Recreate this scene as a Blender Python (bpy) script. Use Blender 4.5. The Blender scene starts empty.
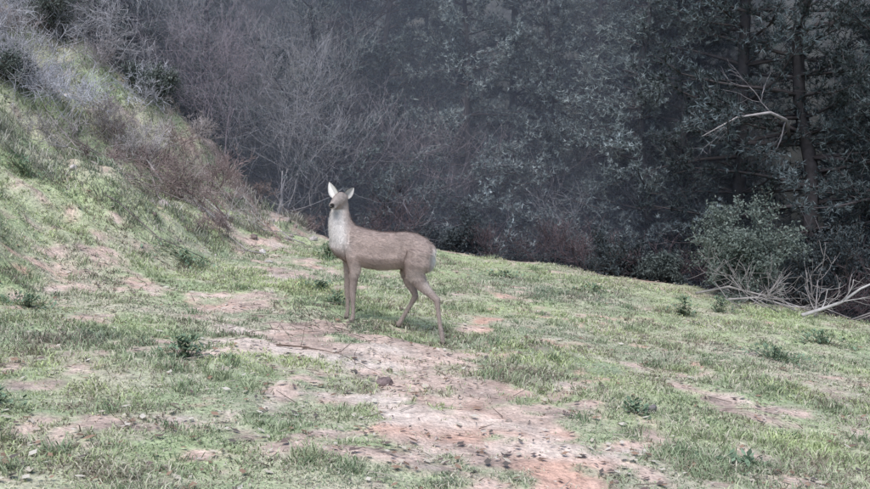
import bpy, math, numpy as np
from mathutils import Vector
R=np.random.RandomState(7)
sc=bpy.context.scene
sc.view_settings.view_transform='Standard'
sc.view_settings.look='None'; sc.view_settings.exposure=0

# ---------------------------------------------------------------- noise
TAB=np.random.RandomState(3).rand(256,256)
def vn(x,y,s=0):
    x=np.asarray(x,float)+s*17.3; y=np.asarray(y,float)+s*9.1
    xi=np.floor(x).astype(int); yi=np.floor(y).astype(int)
    fx=x-xi; fy=y-yi; fx=fx*fx*(3-2*fx); fy=fy*fy*(3-2*fy)
    a=TAB[xi%256,yi%256]; b=TAB[(xi+1)%256,yi%256]; c=TAB[xi%256,(yi+1)%256]; d=TAB[(xi+1)%256,(yi+1)%256]
    return (a*(1-fx)+b*fx)*(1-fy)+(c*(1-fx)+d*fx)*fy
def fbm(x,y,s=0,o=4):
    t=0;a=.5;n=0
    for i in range(o):
        t=t+a*vn(x*2**i,y*2**i,s+i); n+=a; a*=.5
    return t/n

# ---------------------------------------------------------------- terrain
def edge(x):
    return np.interp(x,[-9,-4,-1.3,0,2.4,4.1,6,9],[13,12.5,11.5,11.5,10.9,9.2,8.3,7.6])+ (vn(x*1.3,x*0+2.)-.5)*.5
def bankmask(x,y):
    foot=-1.25-(12-np.minimum(y,12))*.25
    return np.maximum(0,foot-x+(fbm(x*.7,y*.7,5)-.5)*.9)
def H(x,y):
    x=np.asarray(x,float); y=np.asarray(y,float)
    base=-.105*np.clip(x,-9,12)-.02
    s=bankmask(x,y); s=np.minimum(s,7)
    h=base+.62*(np.sqrt(s*s+.09)-.3)
    h=h+np.minimum(s,1.5)*.45*(fbm(x*1.6,y*1.6,9)-.5)
    t=np.maximum(0,y-edge(x))
    h=h-.62*(np.sqrt(t*t+.25)-.5)
    h2=-4.8+.62*(y-18)+ (fbm(x*.15,y*.15,4)-.5)*3
    k=.8
    h=np.where(y>8,np.logaddexp(h*k*2,h2*k*2)/(k*2),h)
    h=h+.09*(fbm(x*.8,y*.8,1)-.5)+.05*(fbm(x*4,y*4,2,3)-.5)
    h=h-.045*np.exp(-((x-.02)/.35)**2-((y-6.35)/.4)**2)
    return h
BARE=[(-1.05,6.2,.55,.35,1),(-.6,5.9,.5,.3,.8),(-.21,5.6,.45,.28,1.),(.3,5.0,.4,.3,1.2),(.42,4.6,.28,.35,1.2),(.6,4.0,.32,.25,1.1),(.15,4.15,.3,.3,1.),
      (-1.35,8.3,.35,.35,.8),(-2.9,8.0,.6,.4,.5),(-2.4,6.9,.5,.3,.5),(1.35,5.8,.3,.25,.6),(-1.55,5.1,.35,.2,.5),(-1.25,3.85,.5,.25,.7),
      (1.9,5.3,.5,.2,.45),(.0,3.6,.4,.25,.8),(.5,3.5,.4,.2,.7),(-.55,4.5,.4,.25,.6),(1.2,7.8,.5,.2,.4),(.1,8.6,.5,.2,.3),(-1.7,9.8,.5,.5,.8),(1.1,3.9,.3,.2,.5),
      (.5,6.9,.4,.3,.5),(-2.0,4.6,.3,.3,.35),(-1.5,7.2,.4,.25,.5)]
def bare(x,y):
    b=0
    wx=x+(fbm(x*2.2,y*2.2,71)-.5)*.9; wy=y+(fbm(x*2.2,y*2.2,73)-.5)*1.1
    for cx,cy,sx,sy,a in BARE: b=b+a*.95*np.exp(-((wx-cx)/sx/1.15)**2-((wy-cy)/sy/1.2)**2)
    b=b*(.5+1.0*np.clip(fbm(x*5,y*5,75)*2.4-.7,0,1))
    b=b+ (fbm(x*1.6,y*1.9,20)-.5)*1.1+(fbm(x*7,y*7,22)-.5)*2.2+.06
    s=bankmask(x,y)
    band=np.exp(-((x+1.9+ (y-10)*.05)/1.3)**2)*np.clip((y-8.8)/1.6,0,1)*np.clip(s*2,0,1)
    b=b+.5*band+np.clip((s-2.4)/2,0,1)*.2*np.clip((y-8)/2,0,1)
    b=b+np.clip((y-edge(x)+.2)*2,0,1)*1.5
    return np.clip(b,0,1.3)

class MB:
    def __init__(s): s.V=[];s.F=[];s.C=[];s.n=0
    def add(s,V,F,c):
        V=np.asarray(V,float); F=np.asarray(F,int)
        c=np.asarray(c,float)
        if c.ndim==1: c=np.repeat(c[None],len(V),0)
        s.V.append(V); s.F.append(F+s.n); s.C.append(c); s.n+=len(V)
    def mesh(s,name,mat,smooth=False):
        V=np.concatenate(s.V);F=np.concatenate(s.F);C=np.concatenate(s.C)
        me=bpy.data.meshes.new(name)
        me.vertices.add(len(V)); me.vertices.foreach_set('co',V.astype(np.float32).ravel())
        me.loops.add(F.size); me.loops.foreach_set('vertex_index',F.astype(np.int32).ravel())
        me.polygons.add(len(F)); me.polygons.foreach_set('loop_start',np.arange(0,F.size,3,dtype=np.int32))
        me.update(calc_edges=True)
        a=me.attributes.new('Col','FLOAT_COLOR','POINT')
        a.data.foreach_set('color',np.concatenate([C,np.ones((len(C),1))],1).astype(np.float32).ravel())
        if smooth: me.polygons.foreach_set('use_smooth',np.ones(len(F),bool))
        me.materials.append(mat); me.validate()
        return me
    def obj(s,name,mat,smooth=False,parent=None):
        o=bpy.data.objects.new(name,s.mesh(name,mat,smooth)); sc.collection.objects.link(o)
        if parent: o.parent=parent
        return o
def empty(name):
    o=bpy.data.objects.new(name,None); sc.collection.objects.link(o); return o

def tube(mb,P,r,sides=5,col=(.1,.1,.1),squash=None):
    P=np.asarray(P,float); n=len(P); r=np.broadcast_to(np.asarray(r,float),(n,)) if np.ndim(r)<2 else np.asarray(r,float)
    T=np.gradient(P,axis=0); T/=np.linalg.norm(T,axis=1)[:,None]+1e-9
    ref=np.array([0,1.,0]) if squash is not None or abs(T[:,2]).mean()>.7 else np.array([0,0,1.])
    A=np.cross(T,ref); A/=np.linalg.norm(A,axis=1)[:,None]+1e-9
    B=np.cross(A,T)
    th=np.arange(sides)/sides*2*math.pi
    sq=1 if squash is None else squash
    V=P[:,None]+ r[:,None,None]*(np.cos(th)[None,:,None]*A[:,None]+sq*np.sin(th)[None,:,None]*B[:,None])
    V=V.reshape(-1,3)
    F=[]
    i=np.arange(n-1)[:,None]*sides; j=np.arange(sides)[None]; k=(j+1)%sides
    a=(i+j).ravel();b=(i+k).ravel();c=(i+sides+k).ravel();d=(i+sides+j).ravel()
    F=np.concatenate([np.stack([a,b,c],1),np.stack([a,c,d],1)])
    V=np.concatenate([V,P[:1],P[-1:]]); m=n*sides
    j=np.arange(sides);k=(j+1)%sides
    F=np.concatenate([F,np.stack([k,j,np.full(sides,m)],1),np.stack([(n-1)*sides+j,(n-1)*sides+k,np.full(sides,m+1)],1)])
    mb.add(V,F,col)

# ---------------------------------------------------------------- materials
def mat(name,rough=.8,noise=None,nscale=8,bump=0,bscale=40,spec=.2,trans=0,rand=0):
    m=bpy.data.materials.new(name); m.use_nodes=True; nt=m.node_tree; N=nt.nodes; L=nt.links
    b=N['Principled BSDF']; b.inputs['Roughness'].default_value=rough; b.inputs['Specular IOR Level'].default_value=spec
    at=N.new('ShaderNodeAttribute'); at.attribute_name='Col'; col=at.outputs['Color']
    tc=N.new('ShaderNodeTexCoord')
    if noise:
        for sc_ in (nscale,nscale*5.3):
            n=N.new('ShaderNodeTexNoise'); n.inputs['Scale'].default_value=sc_; n.inputs['Detail'].default_value=3; n.inputs['Roughness'].default_value=.65
            L.new(tc.outputs['Object'],n.inputs['Vector'])
            mr=N.new('ShaderNodeMapRange'); mr.inputs[1].default_value=.3; mr.inputs[2].default_value=.7; mr.inputs[3].default_value=1-noise; mr.inputs[4].default_value=1+noise
            L.new(n.outputs['Fac'],mr.inputs[0])
            vm=N.new('ShaderNodeVectorMath'); vm.operation='SCALE'; L.new(col,vm.inputs[0]); L.new(mr.outputs[0],vm.inputs['Scale']); col=vm.outputs[0]
            if name in('pine_foliage','bark'): break
    if rand:
        oi=N.new('ShaderNodeObjectInfo'); mr=N.new('ShaderNodeMapRange'); mr.inputs[3].default_value=1-rand; mr.inputs[4].default_value=1+rand
        L.new(oi.outputs['Random'],mr.inputs[0])
        vm=N.new('ShaderNodeVectorMath'); vm.operation='SCALE'; L.new(col,vm.inputs[0]); L.new(mr.outputs[0],vm.inputs['Scale']); col=vm.outputs[0]
    L.new(col,b.inputs['Base Color'])
    if bump:
        n=N.new('ShaderNodeTexNoise'); n.inputs['Scale'].default_value=bscale; n.inputs['Detail'].default_value=6
        L.new(tc.outputs['Object'],n.inputs['Vector'])
        bp=N.new('ShaderNodeBump'); bp.inputs['Strength'].default_value=bump; bp.inputs['Distance'].default_value=.03
        L.new(n.outputs['Fac'],bp.inputs['Height']); L.new(bp.outputs[0],b.inputs['Normal'])
    if trans:
        t=N.new('ShaderNodeBsdfTranslucent'); L.new(col,t.inputs['Color'])
        mx=N.new('ShaderNodeMixShader'); mx.inputs[0].default_value=trans
        L.new(b.outputs[0],mx.inputs[1]); L.new(t.outputs[0],mx.inputs[2]); L.new(mx.outputs[0],N['Material Output'].inputs['Surface'])
    return m
M_ground=mat('soil_and_turf',.95,noise=.28,nscale=14,bump=.6,bscale=35,spec=.1)
M_grass=mat('grass_blades',.7,spec=.15,trans=.2)
M_needle=mat('pine_foliage',.9,spec=.05,rand=.3,noise=.4,nscale=.7)
M_bark=mat('bark',.9,noise=.35,nscale=12,spec=.1)
M_rock=mat('stone',.9,noise=.3,nscale=10,bump=.8,bscale=25,spec=.2)
M_fur=mat('deer_coat',.85,noise=.10,nscale=25,spec=.12)
M_dark=mat('wet_dark',.25,spec=.5)
M_leaf=mat('shrub_leaves',.6,spec=.2,trans=.2)

# ---------------------------------------------------------------- ground
xs=np.concatenate([np.arange(-75,-8,1.2),np.arange(-8,8,.04),np.arange(8,76,1.2)])
ys=np.concatenate([np.arange(-20,2,.8),np.arange(2,13.5,.04),np.arange(13.5,95,.7)])
X,Y=np.meshgrid(xs,ys); Z=H(X,Y)
b=bare(X,Y)
def mix(a,c,t): return a*(1-t[...,None])+c*t[...,None]
c_green=np.array([.27,.32,.22]); c_moss=np.array([.42,.49,.28]); c_straw=np.array([.50,.46,.37]); c_dirt=np.array([.61,.475,.41]); c_dark=np.array([.22,.18,.165]); c_red=np.array([.65,.40,.31])
col=mix(np.broadcast_to(c_green,X.shape+(3,)),c_moss,np.clip(fbm(X*1.1,Y*1.1,31)*2.2-.6,0,1))
col=mix(col,c_straw,np.clip(fbm(X*3,Y*3,33)*2.6-.9,0,1)*.8)
dirt=mix(mix(np.broadcast_to(c_dirt,X.shape+(3,)),c_dark,np.clip(fbm(X*7,Y*7,35)*3-1.2,0,1)*.65),c_red,np.clip(fbm(X*1.7,Y*1.7,37)*4-2.0,0,1)*.75)
dirt=mix(dirt,np.array([.70,.63,.57]),np.clip(fbm(X*2.3,Y*3,39)*4-2.0,0,1)*.7)
t=np.clip((b-.35)*2.2,0,1)
col=mix(col,dirt,t)
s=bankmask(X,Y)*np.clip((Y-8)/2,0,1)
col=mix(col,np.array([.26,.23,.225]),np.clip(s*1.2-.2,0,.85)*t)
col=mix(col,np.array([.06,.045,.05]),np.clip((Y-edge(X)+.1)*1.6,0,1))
nx,ny=len(xs),len(ys)
i=np.arange(ny-1)[:,None]*nx+np.arange(nx-1)[None]; i=i.ravel()
F=np.concatenate([np.stack([i,i+1,i+nx+1],1),np.stack([i,i+nx+1,i+nx],1)])
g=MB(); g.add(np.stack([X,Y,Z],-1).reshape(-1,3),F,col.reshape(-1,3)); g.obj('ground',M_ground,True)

# ---------------------------------------------------------------- grass
def blades(mb,x,y,h,w,lean,col,zo=0):
    n=len(x); z=H(x,y)+zo-.004
    a=R.rand(n)*6.283; d=np.stack([np.cos(a),np.sin(a),0*a],1)
    p=R.rand(n)*6.283; sd=np.stack([np.cos(p),np.sin(p),0*p],1)*w[:,None]*.5
    P=np.stack([x,y,z],1)
    up=np.array([0,0,1.])
    mid=P+up*(h*.6)[:,None]+d*(lean*h*.35)[:,None]
    tip=P+up*(h*(1-.35*lean))[:,None]+d*(lean*h)[:,None]
    V=np.stack([P-sd,P+sd,mid+sd*.7,mid-sd*.7,tip],1).reshape(-1,3)
    k=np.arange(n)*5
    F=np.concatenate([np.stack([k,k+1,k+2],1),np.stack([k,k+2,k+3],1),np.stack([k+3,k+2,k+4],1)])
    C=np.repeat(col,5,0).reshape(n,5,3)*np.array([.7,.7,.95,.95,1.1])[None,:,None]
    mb.add(V,F,C.reshape(-1,3))
gm=MB()
NT=90000
yy=2.7+ (R.rand(NT)**1.25)*9.9
xx=(R.rand(NT)*2-1)*(yy*.52+.7)
bb=bare(xx,yy)
keep=(R.rand(NT)<np.clip(1.05-1.25*bb,.06,1))&(yy<edge(xx)+.3)
xx=xx[keep];yy=yy[keep];bb=bb[keep]
per=5
x=np.repeat(xx,per)+R.randn(len(xx)*per)*.014; y=np.repeat(yy,per)+R.randn(len(xx)*per)*.014
vig=fbm(x*.9,y*.9,50); lush=np.clip(fbm(x*2.2,y*2.2,51)*2.8-.9,0,1)
h=(.014+.034*R.rand(len(x))**1.7)*(0.5+1.1*lush)*(1-.35*np.repeat(bb,per).clip(0,1))
w=.0028+.003*R.rand(len(x))+ .0004*y
lean=.4+1.1*R.rand(len(x))
cg=np.array([.37,.45,.29]);cb=np.array([.25,.31,.23]);cy=np.array([.60,.68,.36]);cs=np.array([.66,.61,.51]);cbr=np.array([.27,.21,.18])
C=mix(np.broadcast_to(cg,(len(x),3)),cb,np.clip(vig*3.2-1.2,0,1)); C=mix(C,cy,np.clip(fbm(x*1.2,y*1.6,57)*3.2-1.15,0,1)*.85)  # cb paints a corner-shade darkening into the grass colour, scattered by noise
dead=(R.rand(len(x))<np.clip(.33+.45*np.repeat(bb,per)+1.1*(fbm(x*2.1,y*2.1,53)-.5),0,1)).astype(float); C=mix(C,cs,dead*.85)
C=mix(C,cbr,(R.rand(len(x))<np.clip(fbm(x*3.1,y*3.1,59)*2-.9,0,.6)).astype(float)*.8)
C=C*(.65+.6*R.rand(len(x),1))
blades(gm,x,y,h,w,lean,C)
# taller tufts
nt=620
ty=2.8+R.rand(nt)**1.1*9.0; tx=(R.rand(nt)*2-1)*(ty*.52+.6)
kk=(bare(tx,ty)<.6)&(ty<edge(tx)); tx=tx[kk];ty=ty[kk]
per=42; x=np.repeat(tx,per)+R.randn(len(tx)*per)*.035;y=np.repeat(ty,per)+R.randn(len(tx)*per)*.035
h=np.repeat(.035+.06*R.rand(len(tx)),per)*(.4+.8*R.rand(len(x))); w=.004+.003*R.rand(len(x))
C=np.repeat(mix(np.broadcast_to(np.array([.20,.28,.17]),(len(tx),3)),np.array([.52,.56,.38]),R.rand(len(tx))),per,0)*(.7+.6*R.rand(len(x),1))
blades(gm,x,y,h,w,.5+.8*R.rand(len(x)),C)
# long dry grass on the bank
nt=700
ty=8.3+R.rand(nt)*4.2; tx=-1.5-R.rand(nt)*5
sb=bankmask(tx,ty); kk=(sb>.25)&(ty<edge(tx)+.3)&(R.rand(nt)<.35+.3*sb); tx=tx[kk];ty=ty[kk]
per=40; x=np.repeat(tx,per)+R.randn(len(tx)*per)*.06;y=np.repeat(ty,per)+R.randn(len(tx)*per)*.06
h=np.repeat(.05+.14*R.rand(len(tx))**1.5,per)*(.4+.8*R.rand(len(x))); w=.006+.004*R.rand(len(x))
C=np.repeat(mix(np.broadcast_to(np.array([.24,.30,.21]),(len(tx),3)),np.array([.54,.51,.46]),R.rand(len(tx))**.7),per,0)*(.7+.6*R.rand(len(x),1))
blades(gm,x,y,h,w,.5+.9*R.rand(len(x)),C)
gm.obj('grass',M_grass)

# litter : dead leaves / chips
lm=MB(); n=22000
y=2.7+R.rand(n)**1.2*9.5; x=(R.rand(n)*2-1)*(y*.52+.6); k=R.rand(n)<np.clip(.35+.9*bare(x,y),0,1)*np.clip(fbm(x*2,y*2,81)*3-.9,.15,1); x=x[k];y=y[k];n=len(x)
a=R.rand(n)*6.28; L=(.007+.022*R.rand(n)**2); W=L*(.2+.5*R.rand(n)); z=H(x,y)+.006+.012*R.rand(n)
u=np.stack([np.cos(a),np.sin(a),.5*(R.rand(n)-.5)],1)*L[:,None]; v=np.stack([-np.sin(a),np.cos(a),.6*(R.rand(n)-.5)],1)*W[:,None]; P=np.stack([x,y,z+.004],1)
V=np.stack([P-u,P-v,P+u,P+v],1).reshape(-1,3); k=np.arange(n)*4
pal=np.array([[.24,.16,.12],[.6,.54,.46],[.15,.13,.12],[.68,.63,.56],[.36,.24,.18],[.2,.15,.14]])[R.randint(0,6,n)]
lm.add(V,np.concatenate([np.stack([k,k+1,k+2],1),np.stack([k,k+2,k+3],1)]),np.repeat(pal,4,0)); lm.obj('leaf_litter',M_leaf)

# ---------------------------------------------------------------- weeds (broad leaf clumps)
def weed(name,cx,cy,r,hh,n,c):
    mb=MB()
    for i in range(n):
        a=R.rand()*6.28; rr=r*abs(R.randn())*.6*(.6+.8*float(vn(math.cos(a)*2+cx*7,math.sin(a)*2+cy*7))); px=cx+rr*math.cos(a);py=cy+rr*math.sin(a)*.7
        z0=float(H(px,py)); a2=R.rand()*6.28; l=.015+.03*R.rand(); hz=hh*max(.15,1-(rr/r)**2*.6)*R.rand()
        base=np.array([px,py,z0+hz*.8]); d=np.array([math.cos(a2),math.sin(a2),.9*R.rand()])*l; sdv=np.array([-math.sin(a2),math.cos(a2),.3*(R.rand()-.5)])*l*.3
        V=[base,base+d*.5+sdv,base+d,base+d*.5-sdv]
        mb.add(V,[[0,1,2],[0,2,3]],np.array(c)*(.5+1.3*R.rand()))
        if i%4==0: tube(mb,[[cx+(px-cx)*.5,cy+(py-cy)*.5,z0-.01],[px,py,z0+hz*.8]],[.002,.001],3,(.12,.13,.07))
    return mb.obj(name,M_leaf)
for wx,wy,wr,wh,n in [(-1.36,4.98,.13,.15,220),(-2.2,8.2,.32,.14,300),(2.5,6.7,.26,.12,240),(2.3,8.5,.14,.24,220),(-1.1,9.6,.12,.24,220),(1.05,4.75,.09,.08,90),(.75,9.7,.3,.1,150),(-3.6,8.2,.3,.2,250),(-.95,7.7,.2,.1,150),(2.75,8.9,.12,.2,150),(-3.2,9.3,.35,.2,250),(1.6,9.3,.3,.1,140),(-.75,7.1,.12,.12,120),(-1.9,3.9,.15,.08,120),(1.4,4.1,.14,.07,110),(-2.6,5.9,.2,.1,160),(3.2,7.6,.3,.14,200)]:
    weed('weed_plant',wx,wy,wr,wh,n,(.15,.215,.145))

# ---------------------------------------------------------------- rocks
bpy.ops.mesh.primitive_ico_sphere_add(subdivisions=2,radius=1); ico=bpy.context.object
IV=np.array([v.co[:] for v in ico.data.vertices]); IF=np.array([p.vertices[:] for p in ico.data.polygons]); bpy.data.objects.remove(ico)
def rock(mb,p,r,c):
    V=IV.copy()
    for k in range(9):
        nrm=R.randn(3); nrm/=np.linalg.norm(nrm); dd=.4+.35*R.rand(); t=V@nrm; V=V-np.where(t>dd,t-dd,0)[:,None]*nrm
    V=V*(.5+.9*R.rand(3))*r; a=R.rand()*6.28; ca,sa=math.cos(a),math.sin(a)
    V=V@np.array([[ca,-sa,0],[sa,ca,0],[0,0,1]]); V[:,2]*=.7
    mb.add(V+p,IF,np.array(c)*(.75+.5*R.rand()))
rk=MB(); n=0
while n<150:
    y=8.6+R.rand()*3.6; x=-1.0-R.rand()*4.2
    s=float(bankmask(x,y))
    if s<.05 or y>float(edge(x))+.1: continue
    if R.rand()>math.exp(-((x+2.1)/1.3)**2)+.12: continue
    r=.012+.07*R.rand()**4
    rock(rk,np.array([x,y,float(H(x,y))+r*.05]),r,[(.40,.34,.33),(.28,.22,.21),(.52,.47,.45)][R.randint(3)]); n+=1
rk.obj('rock_rubble',M_rock)
rk=MB()
for x,y,r,c in [(-.27,5.0,.045,(.2,.15,.15)),(1.15,4.85,.04,(.22,.2,.2)),(-1.75,9.4,.06,(.65,.6,.56)),(-1.6,8.9,.05,(.62,.58,.54))]:
    rock(rk,np.array([x,y,float(H(x,y))+r*.2]),r,c)
for i in range(220):
    y=3+R.rand()*6.5;x=(R.rand()*2-1)*y*.5
    if bare(x,y)<.5: continue
    r=.005+.014*R.rand()**2; rock(rk,np.array([x,y,float(H(x,y))+r*.1]),r,(.5,.42,.38))
rk.obj('stones',M_rock)

# ---------------------------------------------------------------- twigs / branching
def grow(mb,p,d,L,r,depth,col,tips=None,spread=.6,up=.15,nch=(2,4),gn=.25):
    p=np.array(p,float); d=np.array(d,float); d/=np.linalg.norm(d)
    k=5; P=[p]; D=[d]
    for i in range(k):
        d=d+R.randn(3)*gn*.5+np.array([0,0,up*.3]); d/=np.linalg.norm(d); p=p+d*L/k; P.append(p); D.append(d)
    rr=np.linspace(r,r*.5,k+1)
    tube(mb,P,rr,6 if r>.03 else (4 if r>.01 else 3),col)
    if tips is not None and depth<=1: tips+= [(P[i],D[i]) for i in (2,3,4,5)]
    if depth>0:
        n=R.randint(nch[0],nch[1]+1)
        for j in range(n+1):
            i=k if j==0 else R.randint(2,k+1)
            nd=D[i]+R.randn(3)*spread
            grow(mb,P[i],nd,L*(.55+.3*R.rand()),max(rr[i]*(.75 if j==0 else .55),.0025),depth-1,col,tips,spread,up,nch,gn)
def bare_shrub(name,x,y,hgt,n,col,depth=3,r=.015,spread=.55,parent=None,out=.5):
    mb=MB(); z=float(H(x,y))-.05
    for i in range(n):
        a=R.rand()*6.28
        grow(mb,[x+R.randn()*.12,y+R.randn()*.12,z],[math.cos(a)*out,math.sin(a)*out,1],hgt*.42,r,depth,np.array(col)*(.7+.6*R.rand()),spread=spread)
    return mb.obj(name,M_bark)
def leafy(mb,tips,per,rad,size,c0,c1):
    P=np.array([t[0] for t in tips]); n=len(P)*per
    P=np.repeat(P,per,0)+R.randn(n,3)*rad
    a=R.randn(n,3); a/=np.linalg.norm(a,axis=1)[:,None]; bq=np.cross(a,R.randn(n,3)); bq/=np.linalg.norm(bq,axis=1)[:,None]
    L=size*(.6+.8*R.rand(n))[:,None]
    V=np.stack([P-a*L,P-bq*L*.45,P+a*L,P+bq*L*.45],1).reshape(-1,3); k=np.arange(n)*4
    C=np.array(c0)+(np.array(c1)-np.array(c0))*R.rand(n,1)
    mb.add(V,np.concatenate([np.stack([k,k+1,k+2],1),np.stack([k,k+2,k+3],1)]),np.repeat(C,4,0))
def leafy_shrub(name,x,y,hgt,n,c0,c1,per=10,size=.018,depth=3,out=.7):
    root=empty(name); wood=MB(); tips=[]; z=float(H(x,y))-.03
    for i in range(n):
        a=R.rand()*6.28
        grow(wood,[x+R.randn()*.05,y+R.randn()*.05,z],[math.cos(a)*out,math.sin(a)*out,1],hgt*.42*(.6+.6*R.rand()),.01,depth,(.12,.1,.09),tips,.5)
    wood.obj('stems',M_bark,parent=root)
    lf=MB(); leafy(lf,tips,per,.03,size,c0,c1); lf.obj('leaves',M_leaf,parent=root)

# ---------------------------------------------------------------- pines
def pine(hgt,lmax,low,c0,c1,seed,dens=1.0,tr=.11,step=.24,dead_low=True):
    global R
    R=np.random.RandomState(seed)
    wood=MB(); P=[];z=0;p=np.array([0,0,-.6]); 
    pts=[p.copy()]
    for i in range(12):
        p=p+np.array([R.randn()*.07,R.randn()*.07,(hgt+.6)/12]); pts.append(p.copy())
    pts=np.array(pts); tube(wood,pts,np.linspace(tr,.015,13),8,(.06,.055,.06))
    TP=[];TD=[]
    z=low*.35
    while z<hgt-.1:
        f=z/hgt
        c=np.array([np.interp(z,pts[:,2],pts[:,0]),np.interp(z,pts[:,2],pts[:,1]),z])
        nb=R.randint(3,6)
        for j in range(nb):
            a=R.rand()*6.28; L=lmax*(1-f)**.7*(.45+.75*R.rand())*(1 if z>low else .8)+.15
            rise=.05+.5*f+R.randn()*.12
            k=7; q=c.copy(); d=np.array([math.cos(a),math.sin(a),rise]); B=[q.copy()]
            for i in range(k):
                d=d+np.array([R.randn()*.13,R.randn()*.13,R.randn()*.08-.07+.03*i]); d/=np.linalg.norm(d); q=q+d*L/k; B.append(q.copy())
            B=np.array(B); tube(wood,B,np.linspace(.008+.012*L,.004,k+1),4,(.08,.07,.075))
            if z<low and R.rand()<.6: 
                for i in range(4):
                    m=R.randint(2,k); dd=d+R.randn(3)*.6; tube(wood,[B[m],B[m]+dd*.15+R.randn(3)*.03,B[m]+dd*.35],[.006,.004,.002],3,(.18,.165,.18))
                continue
            for i in range(2,k+1):
                for s in range(3 if i<k else 4):
                    dd=(B[i]-B[i-1]); dd/=np.linalg.norm(dd); sd=dd*.8+R.randn(3)*np.array([.6,.6,.4])+np.array([0,0,.15]); sd/=np.linalg.norm(sd)
                    l=(.12+.3*R.rand())*min(1,L)
                    tube(wood,[B[i],B[i]+sd*l],[.005,.002],3,(.1,.09,.095))
                    nt=int(5*dens)
                    for m in range(nt):
                        TP.append(B[i]+sd*l*(m+.6)/nt+R.randn(3)*.03); TD.append(sd)
        z+=step*(.7+.6*R.rand())
    TP=np.array(TP);TD=np.array(TD); per=7; n=len(TP)*per
    br=np.repeat(R.rand(len(TP))**1.3,per); P=np.repeat(TP,per,0); D=np.repeat(TD,per,0)+R.randn(n,3)*.8+np.array([0,0,.25]); D/=np.linalg.norm(D,axis=1)[:,None]
    S=np.cross(D,R.randn(n,3)); S/=np.linalg.norm(S,axis=1)[:,None]; L=(.04+.06*R.rand(n))[:,None]; W=.008
    V=np.stack([P-S*W,P+S*W,P+D*L],1).reshape(-1,3); k=np.arange(n)*3
    C=np.array(c0)+(np.array(c1)-np.array(c0))*br[:,None]
    nd=MB(); nd.add(V,np.stack([k,k+1,k+2],1),np.repeat(C,3,0))
    return wood.mesh('pine_wood',M_bark), nd.mesh('pine_needles',M_needle)
kinds=[pine(9,2.0,1.2,(.075,.095,.10),(.22,.26,.28),11),
       pine(10,2.3,2.4,(.055,.07,.075),(.15,.18,.19),12,tr=.12),
       pine(7.5,1.8,.5,(.09,.11,.115),(.27,.31,.33),13),
       pine(11,2.0,2.6,(.07,.09,.10),(.20,.24,.26),14,dens=.8,tr=.12),
       pine(8.5,1.9,.8,(.13,.155,.17),(.36,.41,.44),15)]
def put(parent,kind,x,y,s,rz,names=('trunk_and_branches','needles'),sink=0):
    for me,nm in zip(kind,names):
        o=bpy.data.objects.new(nm,me); sc.collection.objects.link(o); o.parent=parent
        if parent.name.startswith('pine_forest'):
            o.location=(x,y,float(H(x,y))-sink); o.scale=(s,s,s*(.9+.2*R.rand())); o.rotation_euler=(R.randn()*.03,R.randn()*.03,rz)
def pine_tree(kind,x,y,s,rz):
    e=empty('pine_tree'); put(e,kind,0,0,1,0); e.location=(x,y,float(H(x,y))); e.scale=(s,s,s); e.rotation_euler=(0,0,rz)
R=np.random.RandomState(99)
forest=empty('pine_forest')
y=14.8
while y<31:
    st=2.1 if y<22 else 2.7
    w=y*.53+2.5; x=-w
    while x<w:
        px=x+R.randn()*.5; py=y+R.randn()*.5
        kk=[0,2,3,4][R.randint(4)] if px<.17*py else R.randint(4)
        if not(px<-2.0 and py<16): put(forest,kinds[kk],px,py,.7+.55*R.rand(),R.rand()*6.28,sink=.1)
        x+=st*(.75+.6*R.rand())
    y+=st*.95
# edge trees
for k,x,y,s,rz in [(4,.5,13.6,.75,.3),(4,1.5,13.4,.7,1.9),(0,-.9,13.9,.8,2.2),(2,2.9,12.9,.8,4.),(1,4.5,11.9,1.0,.5),(3,4.0,12.4,.95,2.),(1,5.9,11.2,.9,5.),(4,2.3,13.7,.85,3.3),(0,6.4,12.3,1.,1.),(2,-4.1,12.9,.5,1.5),(2,-5.6,13.2,.7,2.5),(0,-4.9,13.4,.6,.5),(1,3.4,12.8,.7,2.7),(2,-3.3,13.4,.5,.9),(0,.9,14.2,.9,1.2)]:
    pine_tree(kinds[k],x,y,s,rz)

# bare deciduous trees
def bare_tree_mesh(seed,hgt,col):
    global R
    R=np.random.RandomState(seed); mb=MB()
    for i in range(4):
        grow(mb,[R.randn()*.2,R.randn()*.2,-.3],[R.randn()*.2,R.randn()*.2,1],hgt*.38,.026,5,np.array(col),spread=.6,up=.3,nch=(2,3))
    return (mb.mesh('bare_tree',M_bark),)
bt=[bare_tree_mesh(21,6,(.42,.41,.46)),bare_tree_mesh(22,5,(.36,.31,.36))]
R=np.random.RandomState(5)
for k,x,y,s,rz in [(0,-2.3,13.2,.6,0.),(1,-3.0,12.8,.5,1.),(0,-1.6,13.6,.7,2.),(1,-.7,13.6,.7,3.),(0,2.6,13.6,.7,1.),(1,.2,14.2,.8,2.),(1,-4.9,12.6,.4,2.2),(0,-5.4,12.4,.4,.7),(0,-3.7,12.7,.42,2.9)]:
    o=bpy.data.objects.new('bare_tree',bt[k][0]); sc.collection.objects.link(o); o.location=(x,y,float(H(x,y))); o.scale=(s,)*3; o.rotation_euler=(0,0,rz)
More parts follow.
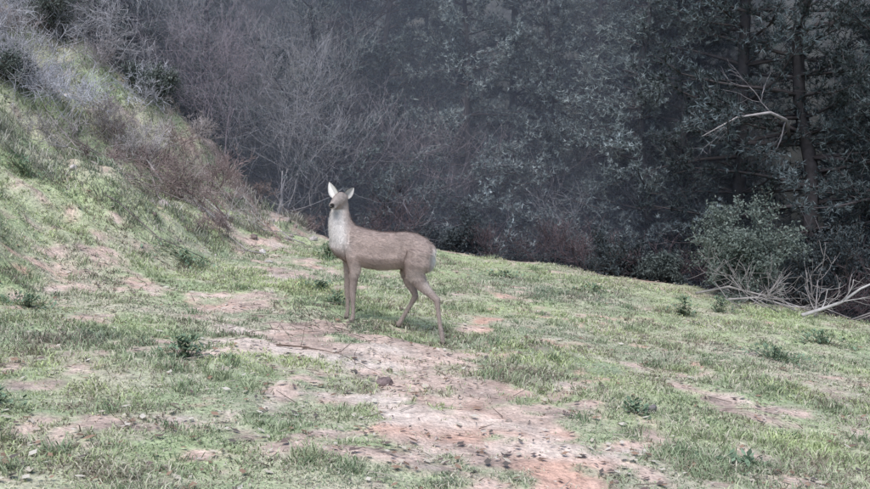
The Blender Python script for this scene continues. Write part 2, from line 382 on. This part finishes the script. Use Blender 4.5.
# bank brush
n=0
while n<56:
    y=9.3+R.rand()*2.9; x=-1.3-(R.rand()**.8)*4.8
    s=float(bankmask(x,y))
    if s<.35 or (y<10.2 and s<1.2 and R.rand()<.6): continue
    n+=1
    top=s>2.0
    c=[(.54,.54,.60),(.46,.45,.49),(.38,.34,.36)][R.randint(3)] if top else [(.46,.43,.44),(.30,.24,.23),(.27,.21,.21),(.40,.36,.36)][R.randint(4)]
    bare_shrub('bare_bush',x,y,(.25+.5*R.rand())*(1.5 if top else .8),7,c,3,.006,.7,out=.9)
for x,y,h in [(-4.45,9.8,.4),(-5.0,12.0,.9),(-3.6,11.9,.5)]:
    leafy_shrub('evergreen_bush',x,y,h,7,(.09,.11,.10),(.22,.25,.23),3,.018,3,.9)
# undergrowth along the edge
for i in range(15):
    x=-1.0+i*.42+R.randn()*.1; y=float(edge(x))+.6+R.rand()*.5
    if R.rand()<.4: leafy_shrub('undergrowth_bush',x,y,.6+.4*R.rand(),5,(.035,.045,.05),(.10,.12,.13),6,.018)
    else: bare_shrub('bare_bush',x,y,.7+.4*R.rand(),6,(.12,.09,.10),3,.007)
leafy_shrub('juniper_shrub',3.28,9.95,.95,11,(.10,.13,.115),(.25,.29,.26),9,.017,3,.22)
leafy_shrub('juniper_shrub',2.7,11.1,.55,6,(.07,.09,.09),(.16,.19,.18),8,.018)
# dead limbs
def stick(name,P,r,col,kids=4):
    mb=MB(); P=np.array(P,float); 
    tube(mb,P,np.linspace(r,r*.4,len(P)),6,col)
    for i in range(kids):
        m=R.randint(1,len(P)); d=P[m]-P[m-1]; d/=np.linalg.norm(d)
        grow(mb,P[m],d+R.randn(3)*.6,.25,r*.35,1,col)
    mb.obj(name,M_bark)
def gl(x,y,dz): return [x,y,float(H(x,y))+dz]
stick('fallen_branch',[gl(3.55,8.9,.03),gl(3.75,8.95,.1),gl(3.95,8.95,.2),gl(4.15,9.0,.34),gl(4.4,9.,.5)],.020,(.42,.40,.39),6)
stick('fallen_branch',[gl(2.8,9.9,.03),gl(3.1,9.75,.16),gl(3.4,9.5,.12),gl(3.7,9.3,.06)],.016,(.34,.32,.31),6)
stick('fallen_branch',[gl(3.0,9.5,.05),gl(3.3,9.45,.1),gl(3.6,9.3,.05),gl(3.9,9.2,.1)],.012,(.4,.37,.36),6)
for i in range(14):
    x=2.9+R.rand()*1.7;y=8.95+R.rand()*.6; a=R.rand()*6.28
    stick('fallen_branch',[gl(x,y,.02),[x+.25*math.cos(a),y+.12*math.sin(a),float(H(x,y))+.12],[x+.5*math.cos(a),y+.25*math.sin(a),float(H(x,y))+.12+.25*R.rand()]],.008,(.32,.29,.29),4)
stick('fallen_branch',[gl(-3.4,8.6,.03),gl(-2.9,8.5,.04),gl(-2.5,8.4,.04),gl(-2.1,8.5,.03)],.010,(.22,.19,.18),3)
stick('fallen_branch',[gl(-.95,5.5,.01),gl(-.8,5.46,.02),gl(-.66,5.45,.012)],.007,(.16,.12,.1),2)
for i in range(38):
    y=9.3+R.rand()*2.1;x=-1.35-(y-9.3)*.1-R.rand()*2.2; a=R.randn()*.9+2.5; l=.12+.28*R.rand()
    stick('fallen_branch',[gl(x,y,.02),[x+l*math.cos(a),y+l*.5*math.sin(a),float(H(x+l*math.cos(a),y+l*.5*math.sin(a)))+.1*R.rand()+.03],[x+2*l*math.cos(a),y+l*math.sin(a),float(H(x+2*l*math.cos(a),y+l*math.sin(a)))+.03+.12*R.rand()]],.006+.008*R.rand(),[(.36,.32,.31),(.28,.21,.2),(.46,.43,.42)][R.randint(3)],4)
# arching dead limb from the right pine
mb=MB(); tube(mb,[[4.5,11.9,1.35],[4.25,11.4,1.58],[3.95,11.1,1.66],[3.5,10.9,1.6],[3.1,10.9,1.38]],[.026,.022,.018,.011,.005],6,(.38,.35,.36))
grow(mb,[4.25,11.4,1.58],[-.2,0,-1],.4,.012,2,(.26,.24,.26)); grow(mb,[3.95,11.1,1.66],[-.6,0,.6],.4,.01,2,(.26,.24,.26)); grow(mb,[3.5,10.9,1.6],[-.6,0,-.5],.3,.007,2,(.26,.24,.26))
mb.obj('dead_limb',M_bark)
# twig debris
mb=MB()
for i in range(80):
    x=-.62+R.randn()*.32;y=6.25+R.randn()*.2; a=R.rand()*6.28;l=.04+.1*R.rand()
    tube(mb,[gl(x,y,.01),gl(x+l*math.cos(a),y+l*math.sin(a),.012+.04*R.rand())],[.0035,.0015],3,(.22,.18,.16))
for i in range(420):
    y=3+R.rand()*7;x=(R.rand()*2-1)*y*.52; a=R.rand()*6.28;l=.03+.12*R.rand()**2
    tube(mb,[gl(x,y,.008),gl(x+l*math.cos(a),y+l*math.sin(a),.01+.03*R.rand())],[.003,.0015],3,[(.2,.16,.14),(.45,.4,.35)][R.randint(2)])
mb.obj('twig_debris',M_bark)

# ---------------------------------------------------------------- roe deer
U=.0068; OX,OY=-.316,6.44
def D(u,v,dy=0):           # sketch units -> metres, body axis slightly turned away at the head end
    x=(u-392)*U; return np.array([OX+x, OY-x*.33+dy, (331-v)*U-.006])
dm=MB()
secs=[(331,232,248,.045),(336,228.5,255,.078),(346,225.0,261,.10),(356,224.0,264.5,.115),(368,227,267,.12),(382,229.5,268.5,.126),(396,229.5,267.5,.12),(408,228.5,265.5,.11),(419,230,268,.11),(429,234.5,269,.10),(434.5,240,267,.078),(437,246,261,.04)]
side=np.array([.31,.95,0]); side/=np.linalg.norm(side)
rings=[];ns=20
for u,v0,v1,w in secs:
    c=D(u,(v0+v1)/2); hh=(v1-v0)/2*U
    th=np.arange(ns)/ns*2*math.pi
    wz=np.where(np.sin(th)<0,1.0,.88)
    rings.append(c+side*(w*np.cos(th)*wz)[:,None]+np.array([0,0,1.])*(hh*np.sin(th))[:,None])
V=np.concatenate(rings); n=len(secs); m=len(V)
i=np.arange(n-1)[:,None]*ns;j=np.arange(ns)[None];k=(j+1)%ns
a=(i+j).ravel();b_=(i+k).ravel();c=(i+ns+k).ravel();d=(i+ns+j).ravel()
F=np.concatenate([np.stack([a,c,b_],1),np.stack([a,d,c],1)])
V=np.concatenate([V,[rings[0].mean(0)],[rings[-1].mean(0)]]); j=np.arange(ns);k=(j+1)%ns
F=np.concatenate([F,np.stack([j,k,np.full(ns,m)],1),np.stack([(n-1)*ns+k,(n-1)*ns+j,np.full(ns,m+1)],1)])
dm.add(V,F[:, ::-1],(1,1,1))
def T(P,r,sq=1.,s=14): tube(dm,P,r,s,(1,1,1),sq)
T([D(357,247),D(349,240),D(343,231),D(340,221),D(340,211),D(341,203),D(341.5,198)],[.10,.117,.104,.082,.066,.056,.047],.8)
# head: looking out over its shoulder, muzzle a little to the left
hd=D(341.5,197)
Hd=lambda u,v,y: D(u,v)*np.array([1,0,1])+np.array([0,hd[1]+y,0])
T([Hd(344,198.5,.045),Hd(342.5,196.5,.025),Hd(341.5,196,0),Hd(339.6,197,-.033),Hd(337.2,198.8,-.062),Hd(335.2,200.8,-.088),Hd(333.6,202.6,-.112),Hd(333.0,203.5,-.122)],[.03,.044,.049,.046,.036,.028,.024,.014],1.0)
# legs
def snap(p): return np.array([p[0],p[1],float(H(p[0],p[1]))])
def leg(pts,r,squ=.85):
    P=[D(*q) for q in pts]; g=snap(P[-1]); dz=g[2]-P[-1][2]
    zt=P[0][2];zb=P[-1][2]
    for q in P: q[2]+=dz*np.clip((zt-q[2])/(zt-zb),0,1)
    T(P,r,squ,12); return P
legs=[]
legs.append(leg([(352,240,-.075),(355,253,-.078),(356,266,-.068),(354.5,279,-.06),(353.5,289,-.058),(353.7,292,-.058),(353.8,300,-.058),(354,309,-.058),(353,313,-.058),(351,318,-.06)],[.055,.058,.040,.027,.0225,.022,.0145,.014,.0175,.016]))
legs.append(leg([(350,243,.07),(349,257,.07),(348,268,.065),(347,279,.06),(346.5,289,.058),(346.7,292,.058),(346.6,300,.058),(346.5,309,.058),(345.5,313,.058),(344,318,.058)],[.055,.05,.036,.026,.022,.0215,.0145,.014,.0175,.016]))
# far hind leg, stepped forward
legs.append(leg([(424,248,.06),(417,262,.07),(410,272,.07),(412,282,.065),(417,291,.06),(418.5,296,.06),(413,306,.06),(406,318,.06),(402,325,.06),(398,330,.06)],[.08,.075,.055,.038,.025,.022,.0155,.0145,.0175,.016]))
# near hind leg, trailing
legs.append(leg([(423,247,-.06),(420,260,-.08),(418,271,-.08),(425,281,-.07),(434,290,-.065),(440.5,296,-.065),(441.5,306,-.065),(443.5,322,-.065),(445.5,333,-.065),(447,343,-.065)],[.09,.092,.066,.044,.028,.024,.016,.0145,.0175,.016]))
T([D(434,242),D(437,247),D(437.5,252)],[.025,.02,.01],1)
tmp=dm.obj('deer_tmp',M_fur)
rm=tmp.modifiers.new('r','REMESH'); rm.mode='VOXEL'; rm.voxel_size=.0065
sm=tmp.modifiers.new('s','SMOOTH'); sm.factor=.5; sm.iterations=5
dg=bpy.context.evaluated_depsgraph_get(); ev=tmp.evaluated_get(dg); me=bpy.data.meshes.new_from_object(ev)
bpy.data.objects.remove(tmp)
nv=len(me.vertices); co=np.empty(nv*3,np.float32); me.vertices.foreach_get('co',co); co=co.reshape(-1,3).astype(float)
nr=np.empty(nv*3,np.float32); me.vertices.foreach_get('normal',nr); nr=nr.reshape(-1,3).astype(float)
def coat(co,nr):
    u=(co[:,0]-OX)/U+392; v=331-(co[:,2]+.006)/U
    n1=fbm(co[:,0]*12+co[:,1]*5,co[:,2]*12,60)
    C=np.broadcast_to(np.array([.50,.405,.37]),co.shape).copy()*(.75+.5*n1[:,None])
    C=mix(C,np.array([.40,.325,.30]),np.clip((238-v)/14,0,1)*(u>345)*.6)          # darker back
    C=mix(C,np.array([.62,.55,.51]),np.clip((v-258)/12,0,1)*(v<285)*np.clip(-nr[:,2]*1.5+.2,0,1)) # belly
    C=mix(C,np.array([.36,.295,.27]),np.clip((v-268)/10,0,1))                     # legs
    lead=np.clip((350-u)/8+ (v-215)/60,0,1)*np.clip((256-v)/16,0,1)*np.clip((v-198)/5,0,1)
    C=mix(C,np.array([.76,.735,.72]),lead*(.65+.3*n1))                            # pale throat and neck front
    rump=np.clip(1.6-np.sqrt(((u-441)/8.)**2+((v-256)/13)**2)*1.3,0,1)*np.clip((u-430)/2.5,0,1); C=mix(C,np.array([.84,.82,.80]),rump)
    inner=np.clip((u-425)/6,0,1)*np.clip((v-262)/4,0,1)*np.clip((290-v)/14,0,1); C=mix(C,np.array([.66,.60,.56]),inner*.7)
    hoof=np.zeros(len(co))
    for P in legs:
        dd=np.linalg.norm((co-P[-1])*np.array([1,1,1]),axis=1); hoof=np.maximum(hoof,np.clip((.032-dd)*80,0,1))
    C=mix(C,np.array([.05,.045,.04]),hoof)
    fy=hd[1]-co[:,1]; head=(v<207)*np.clip((fy-.0)/.03,0,1)
    C=mix(C,np.array([.38,.33,.31]),head)
    C=mix(C,np.array([.68,.65,.63]),head*np.clip((fy-.08)/.02,0,1)*np.clip((v-201.6)/1.5,0,1))
    C=mix(C,np.array([.03,.028,.028]),head*np.clip((fy-.118)/.006,0,1))
    return C
CC=coat(co,nr)
at=me.attributes.new('Col','FLOAT_COLOR','POINT'); at.data.foreach_set('color',np.concatenate([CC,np.ones((nv,1))],1).astype(np.float32).ravel())
me.materials.clear(); me.materials.append(M_fur); me.polygons.foreach_set('use_smooth',np.ones(len(me.polygons),bool))
deer=empty('roe_deer'); body=bpy.data.objects.new('body',me); sc.collection.objects.link(body); body.parent=deer
# coat hair
NH=80000
idx=R.randint(0,nv,NH); P=co[idx]+R.randn(NH,3)*.002; Nn=nr[idx]
vv=331-(P[:,2]+.006)/U; uu=(P[:,0]-OX)/U+392
flow=np.where((vv[:,None]>272)|((uu[:,None]<350)&(vv[:,None]<245))|(uu[:,None]>431),np.array([.15,-.03,-1.]),np.array([1.,-.33,-.35]))
flow=flow-Nn*(flow*Nn).sum(1)[:,None]; flow/=np.linalg.norm(flow,axis=1)[:,None]+1e-6
ln=np.where(vv>275,.007,np.where(vv<208,.006,.017))*(.6+.7*R.rand(NH))
d=flow+Nn*.45+R.randn(NH,3)*.22; S=np.cross(d,Nn); S/=np.linalg.norm(S,axis=1)[:,None]+1e-6
k=np.arange(NH)*3; hm=MB(); hm.add(np.stack([P-S*.0011,P+S*.0011,P+d*ln[:,None]],1).reshape(-1,3),np.stack([k,k+1,k+2],1),np.repeat(CC[idx]*(.7+.6*R.rand(NH,1)),3,0)); hm.obj('coat_hair',M_fur,parent=deer)
# ears
def ear(name,base,tip,facing,bright,wd=.034):
    base=np.array(base);tip=np.array(tip); ax=tip-base; L=np.linalg.norm(ax); ax/=L
    f=np.array(facing,float); f-=ax*(f@ax); f/=np.linalg.norm(f); s=np.cross(ax,f)
    mb=MB(); nt,nsq=14,9
    for off,cin in ((0,1),(-.005,0)):
        V=[];C=[]
        for i in range(nt):
            t=i/(nt-1); w=wd*(math.sin(math.pi*min(1,.12+t*.88)**.8)**.8 if t<1 else 0)+.0005
            for j in range(nsq):
                q=j/(nsq-1)*2-1
                V.append(base+ax*L*t+s*w*q*(1-.15*abs(q))+f*(w*.75*q*q+off+.02*t*(t-1)*-0.5))
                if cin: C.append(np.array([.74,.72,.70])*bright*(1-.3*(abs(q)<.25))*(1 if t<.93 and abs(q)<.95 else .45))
                else: C.append(np.array([.34,.28,.25]))
        F=[]
        for i in range(nt-1):
            for j in range(nsq-1):
                a=i*nsq+j; F+= [[a,a+1,a+nsq+1],[a,a+nsq+1,a+nsq]]
        mb.add(V,F,np.array(C))
    mb.obj(name,M_fur,True,deer)
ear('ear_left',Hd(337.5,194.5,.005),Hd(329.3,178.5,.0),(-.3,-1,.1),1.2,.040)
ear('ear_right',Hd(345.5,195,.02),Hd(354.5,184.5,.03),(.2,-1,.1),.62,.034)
def ball(name,c,r,mt,col,sc3=(1,1,1)):
    mb=MB(); mb.add(IV*r*np.array(sc3)+c,IF,col); mb.obj(name,mt,True,deer)
ball('eye_left',Hd(334.4,197.1,-.034),.0125,M_dark,(.01,.01,.01)); ball('eye_right',Hd(343.6,197.7,-.048),.0125,M_dark,(.01,.01,.01))
ball('nose',Hd(332.9,203.3,-.128),.012,M_dark,(.02,.018,.018),(1.1,.6,.8))

# ---------------------------------------------------------------- added mist volume, lightens the forest and gives it blue haze
mm=bpy.data.materials.new('mist'); mm.use_nodes=True; N=mm.node_tree.nodes; N.remove(N['Principled BSDF'])
vs=N.new('ShaderNodeVolumeScatter'); vs.inputs['Color'].default_value=(.66,.74,1,1); vs.inputs['Density'].default_value=.11; vs.inputs['Anisotropy'].default_value=0
mm.node_tree.links.new(vs.outputs[0],N['Material Output'].inputs['Volume'])
bpy.ops.mesh.primitive_cube_add(size=1,location=(0,36.3,-4)); mo=bpy.context.object; mo.name='mist'; mo.scale=(90,49,22); mo.data.materials.append(mm)

# ---------------------------------------------------------------- light, sky, camera
el,az=math.radians(58),math.radians(200)   # sun behind the camera, veiled by cloud
w=bpy.data.worlds.new('World'); sc.world=w; w.use_nodes=True; nt=w.node_tree
sky=nt.nodes.new('ShaderNodeTexSky'); sky.sky_type='NISHITA'; sky.sun_disc=False; sky.sun_elevation=el; sky.sun_rotation=az; sky.dust_density=.5
bg=nt.nodes['Background']; bg.inputs[1].default_value=.15; nt.links.new(sky.outputs[0],bg.inputs[0])
sl=bpy.data.lights.new('sun','SUN'); sl.energy=3.9; sl.angle=math.radians(35); sl.color=(1,.97,.94)
so=bpy.data.objects.new('sun',sl); sc.collection.objects.link(so)
dirv=Vector((math.sin(az)*math.cos(el),math.cos(az)*math.cos(el),math.sin(el)))
so.rotation_euler=dirv.to_track_quat('Z','Y').to_euler()
cd=bpy.data.cameras.new('camera'); co_=bpy.data.objects.new('camera',cd); sc.collection.objects.link(co_)
cd.sensor_width=36; cd.lens=38.6; cd.clip_end=500; cd.clip_start=.05
co_.location=(0,0,1.3); co_.rotation_euler=(math.radians(90-6.2),0,0); sc.camera=co_
